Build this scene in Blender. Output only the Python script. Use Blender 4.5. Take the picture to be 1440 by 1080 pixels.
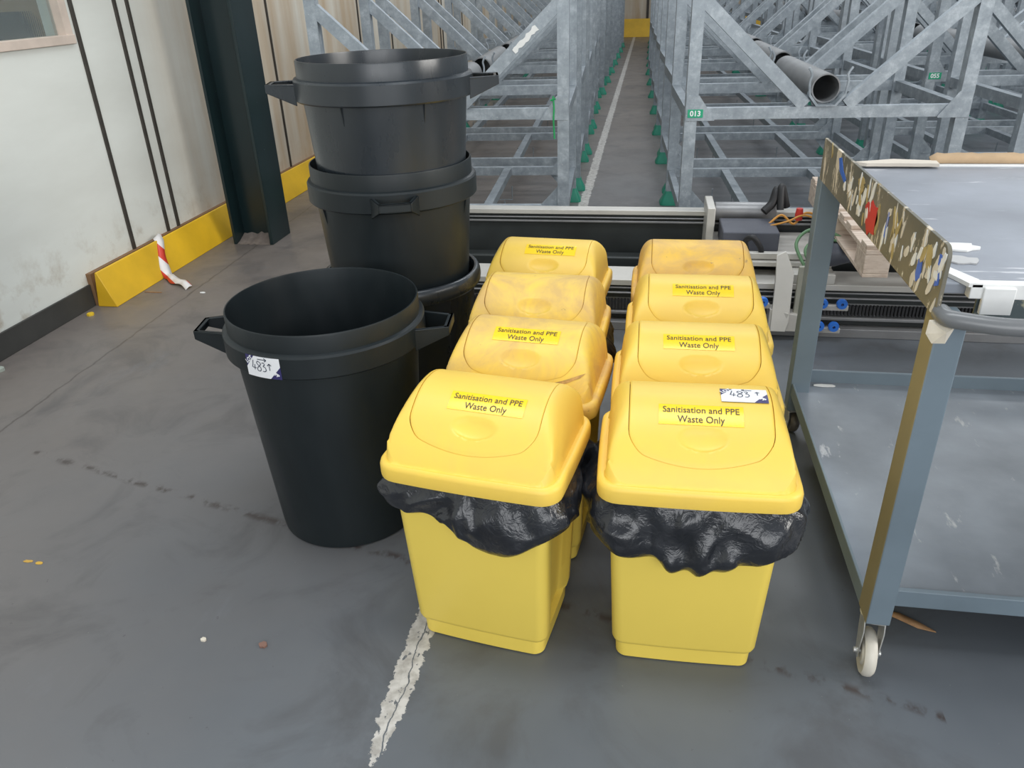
import bpy, bmesh, math, random
from mathutils import Vector, Matrix, noise
R = math.radians
PI = math.pi
for o in list(bpy.data.objects): bpy.data.objects.remove(o)
SC = bpy.context.scene
COL = SC.collection
random.seed(7)

# ------------------------------------------------------------------ camera
cd = bpy.data.cameras.new('camera'); cam = bpy.data.objects.new('camera', cd); COL.objects.link(cam)
cd.sensor_fit = 'HORIZONTAL'; cd.sensor_width = 36; cd.lens = 36*1089.6/1440
cd.clip_start = .05; cd.clip_end = 200
def cam_axes(yaw, pitch, roll):
    p, r, y = R(pitch), R(roll), R(yaw)
    f = Vector((math.sin(y)*math.cos(p), math.cos(y)*math.cos(p), -math.sin(p)))
    ri = Vector((math.cos(y), -math.sin(y), 0)); up = ri.cross(f)
    return ri*math.cos(r)+up*math.sin(r), -ri*math.sin(r)+up*math.cos(r), f
ri, up, fw = cam_axes(-10.06, 27.417, -2.002)
M = Matrix((ri, up, -fw)).transposed().to_4x4(); M.translation = Vector((0, 0, 1.55))
cam.matrix_world = M
SC.camera = cam

# ------------------------------------------------------------------ light and exposure
SC.view_settings.view_transform = 'Standard'; SC.view_settings.look = 'None'
SC.view_settings.exposure = 0.22; SC.view_settings.gamma = 1; SC.view_settings.use_curve_mapping = False
w = bpy.data.worlds.new('world'); SC.world = w; w.use_nodes = True
w.node_tree.nodes['Background'].inputs[0].default_value = (.86, .93, 1, 1)
w.node_tree.nodes['Background'].inputs[1].default_value = .42
def area(name, loc, target, sx, sy, power, col=(1, 1, 1)):
    l = bpy.data.lights.new(name, 'AREA'); l.shape = 'RECTANGLE'; l.size = sx; l.size_y = sy; l.energy = power; l.color = col
    o = bpy.data.objects.new(name, l); COL.objects.link(o); o.location = loc
    o.rotation_euler = (Vector(target)-Vector(loc)).to_track_quat('-Z', 'Y').to_euler(); return o
area('door_daylight', (7.5, 1.2, 3.4), (-1, 3.2, .4), 3.5, 2.6, 300, (1, .97, .92))
area('front_fill', (1.2, -3.4, 2.3), (0, 2.5, .5), 5.5, 2.6, 150, (.96, .98, 1))  # added unseen fill from behind the camera to brighten the front faces
for i, (x, y) in enumerate([(-.6, 1.6), (1.2, 8), (1.2, 15), (8, 14)]):
    area('skylight', (x, y, 6.4), (x+.01, y, 0), 1.6, 4.5, 165 if i == 0 else 150, (.93, .97, 1))

# ------------------------------------------------------------------ helpers
def tag(o, label=None, cat=None, group=None, kind=None):
    if label: o['label'] = label
    if cat: o['category'] = cat
    if group: o['group'] = group
    if kind: o['kind'] = kind
    return o
def empty(name, loc=(0, 0, 0), rz=0, label=None, cat=None, group=None):
    o = bpy.data.objects.new(name, None); COL.objects.link(o); o.location = loc; o.rotation_euler = (0, 0, rz)
    o.empty_display_size = .05
    return tag(o, label, cat, group)
def children(o): return [c for c in bpy.data.objects if c.parent == o]
def copy_tree(o, parent=None, kids=None):
    c = o.copy(); COL.objects.link(c); c.parent = parent
    for ch in children(o): copy_tree(ch, c)
    return c

class MB:
    def __init__(s): s.bm = bmesh.new()
    def face(s, vs, mi=0):
        try:
            f = s.bm.faces.new(vs); f.material_index = mi; return f
        except ValueError: return None
    def pts(s, ps): return [s.bm.verts.new(p) for p in ps]
    def box(s, a, b, rot=None, org=None, mi=0):
        x0, y0, z0 = a; x1, y1, z1 = b
        ps = [Vector(p) for p in ((x0, y0, z0), (x1, y0, z0), (x1, y1, z0), (x0, y1, z0), (x0, y0, z1), (x1, y0, z1), (x1, y1, z1), (x0, y1, z1))]
        if rot is not None:
            g = Vector(org or (0, 0, 0)); ps = [rot @ (p-g)+g for p in ps]
        v = s.pts(ps)
        for q in ((3, 2, 1, 0), (4, 5, 6, 7), (0, 1, 5, 4), (1, 2, 6, 5), (2, 3, 7, 6), (3, 0, 4, 7)): s.face([v[i] for i in q], mi)
        return s
    def beam(s, p, q, w, h, upv=(0, 0, 1)):
        p, q = Vector(p), Vector(q); d = (q-p).normalized(); u = Vector(upv); u = (u-d*u.dot(d)).normalized(); sd = d.cross(u)
        ps = []
        for c in (p, q):
            for a, b in ((-1, -1), (1, -1), (1, 1), (-1, 1)): ps.append(c+sd*a*w/2+u*b*h/2)
        v = s.pts(ps)
        for f in ((3, 2, 1, 0), (4, 5, 6, 7), (0, 1, 5, 4), (1, 2, 6, 5), (2, 3, 7, 6), (3, 0, 4, 7)): s.face([v[i] for i in f])
        return s
    def prism(s, poly, vec):
        a = s.pts([Vector(p) for p in poly]); b = s.pts([Vector(p)+Vector(vec) for p in poly]); n = len(a)
        s.face(a[::-1]); s.face(b)
        for i in range(n): s.face([a[i], a[(i+1) % n], b[(i+1) % n], b[i]])
        return s
    def rings(s, rs, cap0=True, cap1=True, closed=True):
        vs = [s.pts(r) for r in rs]
        for a, b in zip(vs, vs[1:]):
            n = len(a)
            for i in range(n if closed else n-1): s.face([a[i], a[(i+1) % n], b[(i+1) % n], b[i]])
        if cap0: s.face(vs[0][::-1])
        if cap1: s.face(vs[-1])
        return vs
    def lathe(s, prof, n=48, c=(0, 0, 0), axis='z', closed=False):
        rs = []
        for r, z in prof:
            ring = []
            for i in range(n):
                t = 2*PI*i/n; x, y = r*math.cos(t), r*math.sin(t)
                p = {'z': (x, y, z), 'x': (z, x, y), 'y': (y, z, x)}[axis]
                ring.append(Vector(p)+Vector(c))
            rs.append(ring)
        if closed:
            rs2 = [s.pts(r) for r in rs]
            for a, b in zip(rs2, rs2[1:]+rs2[:1]):
                for i in range(n): s.face([a[i], a[(i+1) % n], b[(i+1) % n], b[i]])
        else: s.rings(rs)
        return s
    def tube(s, path, r, n=8):
        path = [Vector(p) for p in path]; rs = []; prev = None
        for i, p in enumerate(path):
            d = (path[min(i+1, len(path)-1)]-path[max(i-1, 0)]).normalized()
            if prev is None: u = d.orthogonal().normalized()
            else: u = (prev-d*prev.dot(d)).normalized()
            prev = u; v = d.cross(u); rr = r[i] if isinstance(r, (list, tuple)) else r
            rs.append([p+(u*math.cos(2*PI*k/n)+v*math.sin(2*PI*k/n))*rr for k in range(n)])
        s.rings(rs); return s
    def build(s, name, mat, parent=None, smooth=35, bevel=0, seg=2, recalc=True):
        if recalc: bmesh.ops.recalc_face_normals(s.bm, faces=s.bm.faces)
        me = bpy.data.meshes.new(name); s.bm.to_mesh(me); s.bm.free()
        for m in (mat if isinstance(mat, (list, tuple)) else [mat]): me.materials.append(m)
        if smooth:
            me.shade_smooth(); me.set_sharp_from_angle(angle=R(smooth))
        o = bpy.data.objects.new(name, me); COL.objects.link(o)
        if parent: o.parent = parent
        if bevel:
            b = o.modifiers.new('bevel', 'BEVEL'); b.width = bevel; b.segments = seg; b.limit_method = 'ANGLE'; b.angle_limit = R(40)
        return o
def spline(pts, n=8):
    pts = [Vector(p) for p in pts]; out = []
    P = [pts[0]*2-pts[1]]+pts+[pts[-1]*2-pts[-2]]
    for i in range(1, len(P)-2):
        for k in range(n):
            t = k/n; a, b, c, d = P[i-1], P[i], P[i+1], P[i+2]
            out.append(.5*((2*b)+(c-a)*t+(2*a-5*b+4*c-d)*t*t+(-a+3*b-3*c+d)*t**3))
    out.append(pts[-1]); return out

# ---- flat artwork mapped onto a surface
def glyph_mesh(body, size, bold=0, align='CENTER', space=1.0):
    cu = bpy.data.curves.new('t', 'FONT'); cu.body = body; cu.size = size; cu.align_x = align; cu.align_y = 'CENTER'; cu.resolution_u = 3
    cu.offset = bold; cu.space_line = space
    o = bpy.data.objects.new('t', cu); COL.objects.link(o)
    dg = bpy.context.evaluated_depsgraph_get(); dg.update()
    me = bpy.data.meshes.new_from_object(o.evaluated_get(dg))
    vs = [tuple(v.co) for v in me.vertices]; fs = [tuple(p.vertices) for p in me.polygons]
    bpy.data.objects.remove(o); bpy.data.meshes.remove(me); bpy.data.curves.remove(cu)
    return vs, fs
def text_on(name, body, size, fn, mat, parent, bold=0, u0=0, v0=0, rot=0, sx=1):
    vs, fs = glyph_mesh(body, size, bold); c, s = math.cos(rot), math.sin(rot)
    mb = MB(); V = mb.pts([fn(u0+(x*sx*c-y*s), v0+(x*sx*s+y*c)) for x, y, z in vs])
    for f in fs: mb.face([V[i] for i in f])
    return mb.build(name, mat, parent, smooth=0, recalc=False)
def patch_on(name, u0, u1, v0, v1, fn, mat, parent, nu=12, nv=6, th=.0003):
    mb = MB(); g = [[mb.bm.verts.new(fn(u0+(u1-u0)*i/nu, v0+(v1-v0)*j/nv)) for i in range(nu+1)] for j in range(nv+1)]
    for j in range(nv):
        for i in range(nu): mb.face([g[j][i], g[j][i+1], g[j+1][i+1], g[j+1][i]])
    return mb.build(name, mat, parent, recalc=False)
def poly_on(name, poly, fn, mat, parent):
    poly = [(a[0]+(b[0]-a[0])*k/8, a[1]+(b[1]-a[1])*k/8) for a, b in zip(poly, list(poly[1:])+[poly[0]]) for k in range(8)]
    mb = MB(); cx = sum(p[0] for p in poly)/len(poly); cy = sum(p[1] for p in poly)/len(poly)
    rings = []; K = 6
    for k in range(1, K+1): rings.append([mb.bm.verts.new(fn(cx+(x-cx)*k/K, cy+(y-cy)*k/K)) for x, y in poly])
    c = mb.bm.verts.new(fn(cx, cy)); n = len(poly)
    for i in range(n):
        mb.face([c, rings[0][i], rings[0][(i+1) % n]])
        for k in range(K-1): mb.face([rings[k][i], rings[k+1][i], rings[k+1][(i+1) % n], rings[k][(i+1) % n]])
    return mb.build(name, mat, parent, recalc=False)
def strokes_on(name, lines, w, fn, mat, parent):
    mb = MB()
    for ln in lines:
        P = spline([(x, y, 0) for x, y in ln], 5) if len(ln) > 2 else [Vector((*p, 0)) for p in ln]
        L = []
        for i, p in enumerate(P):
            d = (P[min(i+1, len(P)-1)]-P[max(i-1, 0)]).normalized(); nn = Vector((-d.y, d.x, 0))*w/2
            L.append((mb.bm.verts.new(fn(p.x+nn.x, p.y+nn.y)), mb.bm.verts.new(fn(p.x-nn.x, p.y-nn.y))))
        for a, b in zip(L, L[1:]): mb.face([a[0], a[1], b[1], b[0]])
    return mb.build(name, mat, parent, recalc=False)

# ------------------------------------------------------------------ materials
class N:
    def __init__(s, name, rough=.5, metal=0, spec=.5):
        s.m = bpy.data.materials.new(name); s.m.use_nodes = True; s.t = s.m.node_tree; s.b = s.t.nodes['Principled BSDF']
        s.b.inputs['Roughness'].default_value = rough; s.b.inputs['Metallic'].default_value = metal; s.b.inputs['Specular IOR Level'].default_value = spec
        s.tc = s.t.nodes.new('ShaderNodeTexCoord')
    def n(s, typ, **k):
        x = s.t.nodes.new('ShaderNode'+typ)
        for a, v in k.items(): setattr(x, a, v)
        return x
    def L(s, a, b): s.t.links.new(a, b)
    def coord(s, scale=(1, 1, 1), which='Object', loc=(0, 0, 0), rand=False):
        mp = s.n('Mapping'); mp.inputs['Scale'].default_value = scale; mp.inputs['Location'].default_value = loc
        src = s.tc.outputs[which]
        if rand:
            oi = s.n('ObjectInfo'); ad = s.n('VectorMath', operation='ADD'); sc = s.n('VectorMath', operation='SCALE')
            s.L(oi.outputs['Location'], sc.inputs[0]); sc.inputs['Scale'].default_value = 1.7
            s.L(src, ad.inputs[0]); s.L(sc.outputs[0], ad.inputs[1]); src = ad.outputs[0]
        s.L(src, mp.inputs[0]); return mp.outputs[0]
    def noise(s, sc, det=4, rough=.55, vec=None, dist=0):
        x = s.n('TexNoise'); x.inputs['Scale'].default_value = sc; x.inputs['Detail'].default_value = det; x.inputs['Roughness'].default_value = rough; x.inputs['Distortion'].default_value = dist
        s.L(vec if vec else s.tc.outputs['Object'], x.inputs['Vector']); return x.outputs['Fac']
    def ramp(s, f, stops, interp='LINEAR'):
        x = s.n('ValToRGB'); x.color_ramp.interpolation = interp; e = x.color_ramp.elements
        while len(e) < len(stops): e.new(.5)
        for i, (p, c) in enumerate(stops):
            e[i].position = p; e[i].color = (*c, 1) if isinstance(c, tuple) else (c, c, c, 1)
        s.L(f, x.inputs[0]); return x.outputs[0]
    def mix(s, f, a, b):
        x = s.n('Mix', data_type='RGBA')
        if isinstance(f, (int, float)): x.inputs[0].default_value = f
        else: s.L(f, x.inputs[0])
        for i, v in ((6, a), (7, b)):
            if isinstance(v, tuple): x.inputs[i].default_value = (*v, 1)
            else: s.L(v, x.inputs[i])
        return x.outputs[2]
    def math(s, op, a, b=0, clamp=False):
        x = s.n('Math', operation=op); x.use_clamp = clamp
        for i, v in ((0, a), (1, b)):
            if isinstance(v, (int, float)): x.inputs[i].default_value = v
            else: s.L(v, x.inputs[i])
        return x.outputs[0]
    def col(s, v):
        if isinstance(v, tuple): s.b.inputs['Base Color'].default_value = (*v, 1)
        else: s.L(v, s.b.inputs['Base Color'])
    def rough(s, v): s.L(v, s.b.inputs['Roughness'])
    def bump(s, f, strength=.2, dist=.01):
        x = s.n('Bump'); x.inputs['Strength'].default_value = strength; x.inputs['Distance'].default_value = dist
        s.L(f, x.inputs['Height']); s.L(x.outputs[0], s.b.inputs['Normal'])
def simple(name, c, rough=.5, metal=0, var=.12, sc=8, spec=.5, bump=0):
    m = N(name, rough, metal, spec); f = m.noise(sc, 5)
    d = tuple(max(0, x*(1-var)) for x in c); l = tuple(min(1, x*(1+var)) for x in c)
    m.col(m.ramp(f, [(.3, d), (.7, l)]))
    if bump: m.bump(m.noise(sc*8, 3), bump, .002)
    return m.m
YC = (.93, .635, .10)
def yellow(name, dust=0.0, base=YC):
    m = N(name, .42, 0, .45); v = m.coord(rand=True)
    f = m.noise(3, 5, vec=v); c = m.ramp(f, [(.3, tuple(x*.96 for x in base)), (.7, base)])
    if dust:
        g = m.ramp(m.noise(6, 8, .65, vec=v, dist=.6), [(.40, 0.0), (.62, dust)])
        c = m.mix(g, c, (.60, .38, .17))
        g2 = m.ramp(m.noise(26, 6, .7, vec=v), [(.66, 0.0), (.72, dust*.7)])
        c = m.mix(g2, c, (.25, .14, .07))
        m.rough(m.ramp(g, [(0, .42), (1, .7)]))
    m.col(c); m.bump(m.noise(500, 2), .06, .001); return m.m
Y_BODY = yellow('yellow_plastic_body', 0, (.88, .66, .115)); Y_LID = yellow('yellow_plastic_lid', .12); Y_DUST = yellow('yellow_plastic_dusty', .7); Y_VDUST = yellow('yellow_plastic_very_dusty', .8, (.88, .54, .07))  # body is lid plastic; its paler, greener look from the lighting is in the colour
SEAM = simple('seam_shadow_plastic', (.30, .17, .01), .7)
LABEL = simple('yellow_label_tape', (.97, .66, .015), .25, 0, .02); INK = simple('label_ink', (.05, .035, .02), .5)
WHITE = simple('white_sticker', (.85, .85, .87), .4, 0, .02); NAVY = simple('navy_print', (.035, .03, .13), .4, 0, .05); PEN = simple('marker_pen', (.04, .05, .08), .5)
def black_plastic(name, base, rough, sheen):
    m = N(name, rough, 0, sheen); v = m.coord((1, 1, .35), rand=True)
    f = m.noise(5, 6, .6, vec=v); m.col(m.ramp(f, [(.35, base), (.75, tuple(x*1.5+.003 for x in base))]))
    m.rough(m.ramp(m.noise(9, 5, .6, vec=v), [(.3, rough-.06), (.7, rough+.12)])); m.bump(m.noise(300, 2), .05, .001); return m.m
BLK = black_plastic('black_bin_plastic', (.008, .012, .014), .42, .4); BLK2 = black_plastic('grey_black_bin_plastic', (.017, .022, .027), .27, .6)
def bagm():
    m = N('black_bag_film', .22, 0, .65); v = m.coord(rand=True)
    m.col(m.ramp(m.noise(8, 4, vec=v), [(.3, (.008, .009, .012)), (.7, (.02, .022, .027))]))
    x = m.n('TexNoise', noise_type='RIDGED_MULTIFRACTAL'); x.inputs['Scale'].default_value = 7; x.inputs['Detail'].default_value = 2; x.inputs['Distortion'].default_value = 1.2; m.L(v, x.inputs['Vector']); m.bump(m.math('ADD', x.outputs['Fac'], m.math('MULTIPLY', m.noise(34, 3, .6, vec=v, dist=2), .4)), .6, .010); return m.m
BAG = bagm()
CLEARBAG = simple('grey_clear_bag', (.35, .33, .32), .3)
def galv(name, k=1.0):
    m = N(name, .5, .35, .5); v = m.coord(rand=True)
    f = m.noise(16, 8, .7, vec=v); c = m.ramp(f, [(.3, (.24*k, .275*k, .305*k)), (.52, (.33*k, .37*k, .405*k)), (.72, (.50*k, .545*k, .58*k))])
    vor = m.n('TexVoronoi'); vor.inputs['Scale'].default_value = 30; m.L(v, vor.inputs['Vector'])
    c = m.mix(m.ramp(vor.outputs['Distance'], [(.04, .45), (.12, 0.0)]), c, (.66, .68, .70))
    m.col(c); m.rough(m.ramp(f, [(.3, .42), (.7, .62)])); return m.m
GALV = galv('galvanised_steel'); GALVD = galv('galvanised_steel_dull', .8)
PIPE = simple('grey_pipe', (.23, .235, .24), .5, .3); GREEN = simple('green_foot_plastic', (.02, .26, .17), .45); GRN2 = simple('green_label', (.02, .36, .19), .4, 0, .03)
def floor_mat():
    m = N('painted_floor', .33, 0, .5); v = m.coord()
    base = m.ramp(m.noise(.9, 5, .6, vec=v), [(.3, (.09, .102, .117)), (.7, (.124, .138, .155))])
    sep = m.n('SeparateXYZ'); m.L(v, sep.inputs[0]); X, Y = sep.outputs[0], sep.outputs[1]
    # browner nearer the wall and by the column
    bx = m.math('ADD', m.math('MULTIPLY', X, -.62), m.math('MULTIPLY', Y, .22)); bn = m.math('ADD', bx, m.math('MULTIPLY', m.noise(1.3, 6, .6, vec=v), 1.2))
    c = m.mix(m.ramp(m.math('MULTIPLY', bn, .3), [(.30, 0.0), (.88, .78)]), base, (.185, .153, .130))
    blot = m.ramp(m.noise(2.6, 7, .65, vec=v, dist=.8), [(.50, 0.0), (.66, .48)])
    c = m.mix(blot, c, (.062, .060, .062))
    light = m.ramp(m.noise(3.7, 8, .7, vec=m.coord((1, .4, 1))), [(.60, 0.0), (.74, .30)]); c = m.mix(light, c, (.19, .20, .22))
    sp = m.ramp(m.noise(95, 3, .6, vec=v), [(.74, 0.0), (.78, .8)]); c = m.mix(sp, c, (.38, .38, .36))
    sd = m.ramp(m.noise(40, 4, .6, vec=v), [(.70, 0.0), (.76, .6)]); c = m.mix(sd, c, (.045, .042, .042))
    def band(U, u0, hw, soft=.004):
        return m.ramp(m.math('ABSOLUTE', m.math('SUBTRACT', U, u0)), [(max(0, hw-soft), 1.0), (hw+soft, 0.0)])
    wob = m.math('MULTIPLY', m.math('SUBTRACT', m.noise(7, 5, vec=v), .5), .05); Xw = m.math('ADD', X, wob)
    # concrete joint under the paint (along the wall), and a dotted stain across
    j = m.math('MULTIPLY', band(m.math('ADD', Xw, m.math('MULTIPLY', Y, .028)), -2.46, .004, .003), .8); c = m.mix(j, c, (.055, .045, .04))
    st = m.math('ADD', m.math('ADD', Y, m.math('MULTIPLY', X, .27)), wob)
    dots = m.ramp(m.noise(17, 4, .6, vec=m.coord((1, .6, 1))), [(.47, 0.0), (.56, .9)])
    rng = m.math('MULTIPLY', m.math('LESS_THAN', X, .75), m.math('GREATER_THAN', X, -2.3))
    c = m.mix(m.math('MULTIPLY', m.math('MULTIPLY', band(st, 1.585, .012, .010), dots), rng), c, (.05, .038, .035))
    # white painted line, peeled at its near end
    edge = m.math('ADD', m.math('MULTIPLY', m.math('SUBTRACT', m.noise(38, 6, .7, vec=v), .5), .05), m.math('MULTIPLY', m.math('SUBTRACT', m.noise(8, 2, vec=v), .5), .02))
    cx = m.math('ADD', -.538, m.math('MULTIPLY', m.math('SUBTRACT', Y, 1.2), .0185))
    cxm = m.math('MINIMUM', cx, -.45)
    d = m.math('ABSOLUTE', m.math('SUBTRACT', X, cxm)); nearw = m.ramp(m.math('MULTIPLY', Y, .5), [(.515, .004), (.60, .026), (.72, .031), (1, .036)])
    ln = m.math('LESS_THAN', m.math('ADD', d, edge), nearw)
    hole = m.math('LESS_THAN', m.noise(55, 5, .7, vec=m.coord((1, .5, 1))), .60)
    crack = m.math('GREATER_THAN', m.math('ABSOLUTE', m.math('SUBTRACT', Xw, m.math('ADD', cxm, .004))), .0016)
    lm = m.math('MULTIPLY', m.math('MULTIPLY', ln, hole), m.math('MAXIMUM', crack, m.math('GREATER_THAN', Y, 2.5)))
    wc = m.ramp(m.noise(30, 5, vec=v), [(.35, (.36, .34, .31)), (.6, (.56, .54, .51))])
    c = m.mix(m.math('MULTIPLY', lm, .95), c, wc)
    m.col(c); m.rough(m.ramp(m.noise(4, 6, .6, vec=v), [(.3, .30), (.7, .52)])); m.bump(m.noise(60, 4), .05, .002); return m.m
FLOOR = floor_mat()
def wall_mat():
    m = N('cream_wall_panel', .5, 0, .35); v = m.coord((.35, .35, 1.2))
    c = m.ramp(m.noise(2.2, 6, .6, vec=v), [(.3, (.66, .665, .61)), (.7, (.76, .775, .72))])
    sep = m.n('SeparateXYZ'); m.L(m.tc.outputs['Object'], sep.inputs[0])
    low = m.math('MULTIPLY', m.ramp(m.math('MULTIPLY', sep.outputs[2], 1.0), [(.12, 1.0), (.5, 0.0)]), m.ramp(m.noise(9, 6, .65), [(.5, 0.0), (.75, .7)]))
    c = m.mix(low, c, (.33, .25, .16))
    wall_shade = m.math('MULTIPLY', m.ramp(m.math('MULTIPLY', sep.outputs[1], .1), [(.46, 0.0), (.53, .9)]), m.ramp(m.noise(4, 5, .6, vec=m.coord((1, 1, .12))), [(.3, .35), (.65, 1.0)]))  # wall beyond the column is in shade, painted in as streaky tan
    c = m.mix(wall_shade, c, (.46, .33, .20)); m.col(c); return m.m
WALL = wall_mat()
STRIP = simple('dark_strip', (.055, .048, .040), .55, .2, .2, 20); BASEB = simple('baseboard_grey', (.045, .044, .040), .6, 0, .2, 6)
def worn(name, c, chip, sc=18, lo=.66, hi=.69, rough=.45, stretch=(1, 1, 1), var=.15, metal=0):
    m = N(name, rough, metal); v = m.coord(stretch)
    b = m.ramp(m.noise(3, 5), [(.3, tuple(x*(1-var) for x in c)), (.7, tuple(min(1, x*(1+var)) for x in c))])
    m.col(m.mix(m.ramp(m.noise(sc, 6, .65, vec=v), [(lo, 0.0), (hi, 1.0)]), b, chip)); return m.m
COLM = worn('dark_green_paint', (.007, .019, .021), (.35, .42, .42), 22, .72, .74, .3); KERB = worn('yellow_barrier_paint', (.72, .43, .015), (.12, .09, .05), 14, .70, .74, .5)
BRNL = simple('brown_ledge', (.22, .12, .055), .7)
SLATE = worn('slate_blue_paint', (.155, .20, .235), (.33, .35, .36), 30, .74, .76, .4)
DIRTY = worn('dirty_ochre_paint', (.24, .20, .11), (.13, .15, .15), 7, .55, .66, .5, (1, 1, .3))
TOPM = worn('grey_scratched_board', (.25, .27, .31), (.55, .56, .59), 9, .60, .66, .38, (.3, 2.2, 1), .22)
def fascia_mat():
    m = N('worn_fascia', .5); v = m.coord((1, 1.6, .55))
    c = m.ramp(m.noise(4, 6, .6), [(.3, (.085, .09, .075)), (.7, (.20, .175, .125))])
    c = m.mix(m.ramp(m.noise(9, 7, .72, vec=v, dist=.4), [(.575, 0.0), (.59, 1.0)]), c, (.60, .53, .42))
    c = m.mix(m.ramp(m.noise(26, 4, .6, vec=m.coord((1, 2, .35), loc=(3, 1, 2))), [(.66, 0.0), (.67, 1.0)]), c, (.72, .69, .60))
    c = m.mix(m.ramp(m.noise(16, 4, .6, vec=m.coord((1, 1, .5), loc=(7, 1, 2))), [(.70, 0.0), (.71, 1.0)]), c, (.55, .36, .08))
    m.col(c); return m.m
FASC = fascia_mat()
BLUE = simple('blue_tape', (.03, .13, .55), .5); RED = simple('red_paint', (.55, .03, .02), .45); CREAM = simple('cream_paint_flake', (.66, .60, .50), .6, 0, .1, 30); WPAINT = simple('white_paint', (.78, .78, .76), .5, 0, .08, 10)
OCHRE = simple('ochre_glue', (.42, .32, .13), .5, 0, .2, 30)
TUBEM = worn('tape_wrapped_tube', (.15, .155, .16), (.42, .39, .33), 9, .60, .63, .3, (.6, 1, 1))
CARD = simple('cardboard', (.46, .32, .19), .8, 0, .12, 12); STEEL = simple('zinc_steel', (.52, .52, .50), .35, .6, .15, 20); WHEEL = worn('off_white_wheel', (.62, .58, .50), (.28, .19, .12), 12, .58, .7, .45)
def woodm():
    m = N('pallet_wood', .8); v = m.coord((1, 6, 6)); m.col(m.ramp(m.noise(7, 6, .7, vec=v, dist=.4), [(.25, (.32, .23, .18)), (.5, (.56, .46, .38)), (.8, (.70, .61, .53))])); return m.m
WOOD = woodm()
ALU = simple('anodised_aluminium', (.56, .54, .50), .4, .25, .08, 6); DARKM = simple('dark_machine_paint', (.035, .04, .040), .45, .2, .25, 5); MIDM = simple('grey_machine_metal', (.27, .27, .275), .4, .4); MGREY = simple('olive_grey_plate', (.34, .34, .29), .5, .2)
BLKR = simple('black_rubber', (.015, .015, .017), .55); BLUEW = simple('blue_roller_plastic', (.03, .16, .60), .35); CABG = simple('green_cable', (.13, .25, .13), .5); CABO = simple('orange_cable', (.6, .28, .05), .5); CABR = simple('red_connector', (.55, .04, .03), .45); FAB = simple('dark_grey_bundle', (.075, .08, .10), .6)
CHAIRM = simple('dark_blue_upholstery', (.02, .03, .05), .8); OFFICE = simple('office_wall', (.45, .33, .22), .8); WOODF = simple('window_frame_paint', (.60, .50, .42), .6)
LEAF = simple('dry_leaf_brown', (.30, .17, .08), .8, 0, .3, 40)

# ------------------------------------------------------------------ the setting
def struct(name, mb, mat, **k): return tag(mb.build(name, mat, **k), kind='structure')
XW = -3.03
mb = MB(); mb.box((-3.4, -3.5, -.12), (16, 25.6, 0)); struct('floor', mb, FLOOR, smooth=0)
# left wall with a window opening (y 3.05..4.07, z 1.35..2.1)
mb = MB(); wy0, wy1, wz0, wz1 = 2.9, 4.055, 1.355, 2.15
mb.box((XW-.14, -3.5, 0), (XW, wy0, 4.2)); mb.box((XW-.14, wy1, 0), (XW, 25.6, 4.2)); mb.box((XW-.14, wy0, 0), (XW, wy1, wz0)); mb.box((XW-.14, wy0, wz1), (XW, wy1, 4.2))
struct('wall_left', mb, WALL, smooth=0)
mb = MB(); mb.box((XW, 25.45, 0), (16, 25.6, 4.2)); struct('wall_back', mb, WALL, smooth=0)
mb = MB(); mb.box((XW, -3.5, 0), (XW+.012, 3.66, .125)); struct('baseboard_left', mb, BASEB, bevel=.003)
ks = [4.12, 4.50, 4.62, 5.9, 6.45, 7.29, 7.4, 8.6, 9.6, 9.72, 11, 12.1, 12.25, 13.6, 14.8, 16, 17.4, 19, 20.6, 22.2, 23.8]
for i, y in enumerate(ks):
    mb = MB(); h = .013 if i < 3 else .010; mb.box((XW, y-h, .18), (XW+.012, y+h, 4.2)); struct('trim_%d' % (i+1), mb, STRIP, bevel=.002)
mb = MB(); mb.box((XW, 3.66, 0), (XW+.03, 25.4, .185)); struct('trim_%d' % (len(ks)+1), mb, BRNL)
for i, x in enumerate([-.1, 2.6, 5.2, 7.8, 10.4]):
    mb = MB(); mb.box((x-.035, 25.41, .3), (x+.035, 25.45, 4.2)); struct('trim_%d' % (len(ks)+2+i), mb, STRIP)
# window
mb = MB(); fx = XW+.012
mb.box((XW-.06, wy0-.02, wz0-.02), (fx, wy0+.03, wz1+.02)); mb.box((XW-.06, wy1-.035, wz0-.02), (fx, wy1+.02, wz1+.02)); mb.box((XW-.06, wy0, wz0-.025), (fx+.008, wy1+.02, wz0+.02)); mb.box((XW-.06, wy0, wz1-.02), (fx, wy1+.02, wz1+.02))
win = struct('window_1', mb, WOODF, bevel=.003)
g = N('ribbed_window_glass', .03); g.b.inputs['Transmission Weight'].default_value = .9; g.b.inputs['IOR'].default_value = 1.25; g.b.inputs['Base Color'].default_value = (.72, .80, .78, 1)
wv = g.n('TexWave'); wv.bands_direction = 'Y'; wv.inputs['Scale'].default_value = 22; g.L(g.tc.outputs['Object'], wv.inputs['Vector']); g.bump(wv.outputs['Fac'], .05, .001)
mb = MB(); mb.box((XW-.045, wy0+.02, wz0+.01), (XW-.037, wy1-.02, wz1-.01)); pg = mb.build('glass', g.m, win)
mb = MB(); mb.box((XW-5.5, 2.2, 0), (XW-5.4, 12, 3)); mb.box((XW-5.5, 12, 0), (XW-.14, 12.1, 3)); struct('wall_office', mb, OFFICE, smooth=0)
mb = MB(); mb.box((XW-5.5, 2.2, .18), (XW-.14, 12.1, .30)); struct('floor_office', mb, BASEB, smooth=0)
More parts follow.
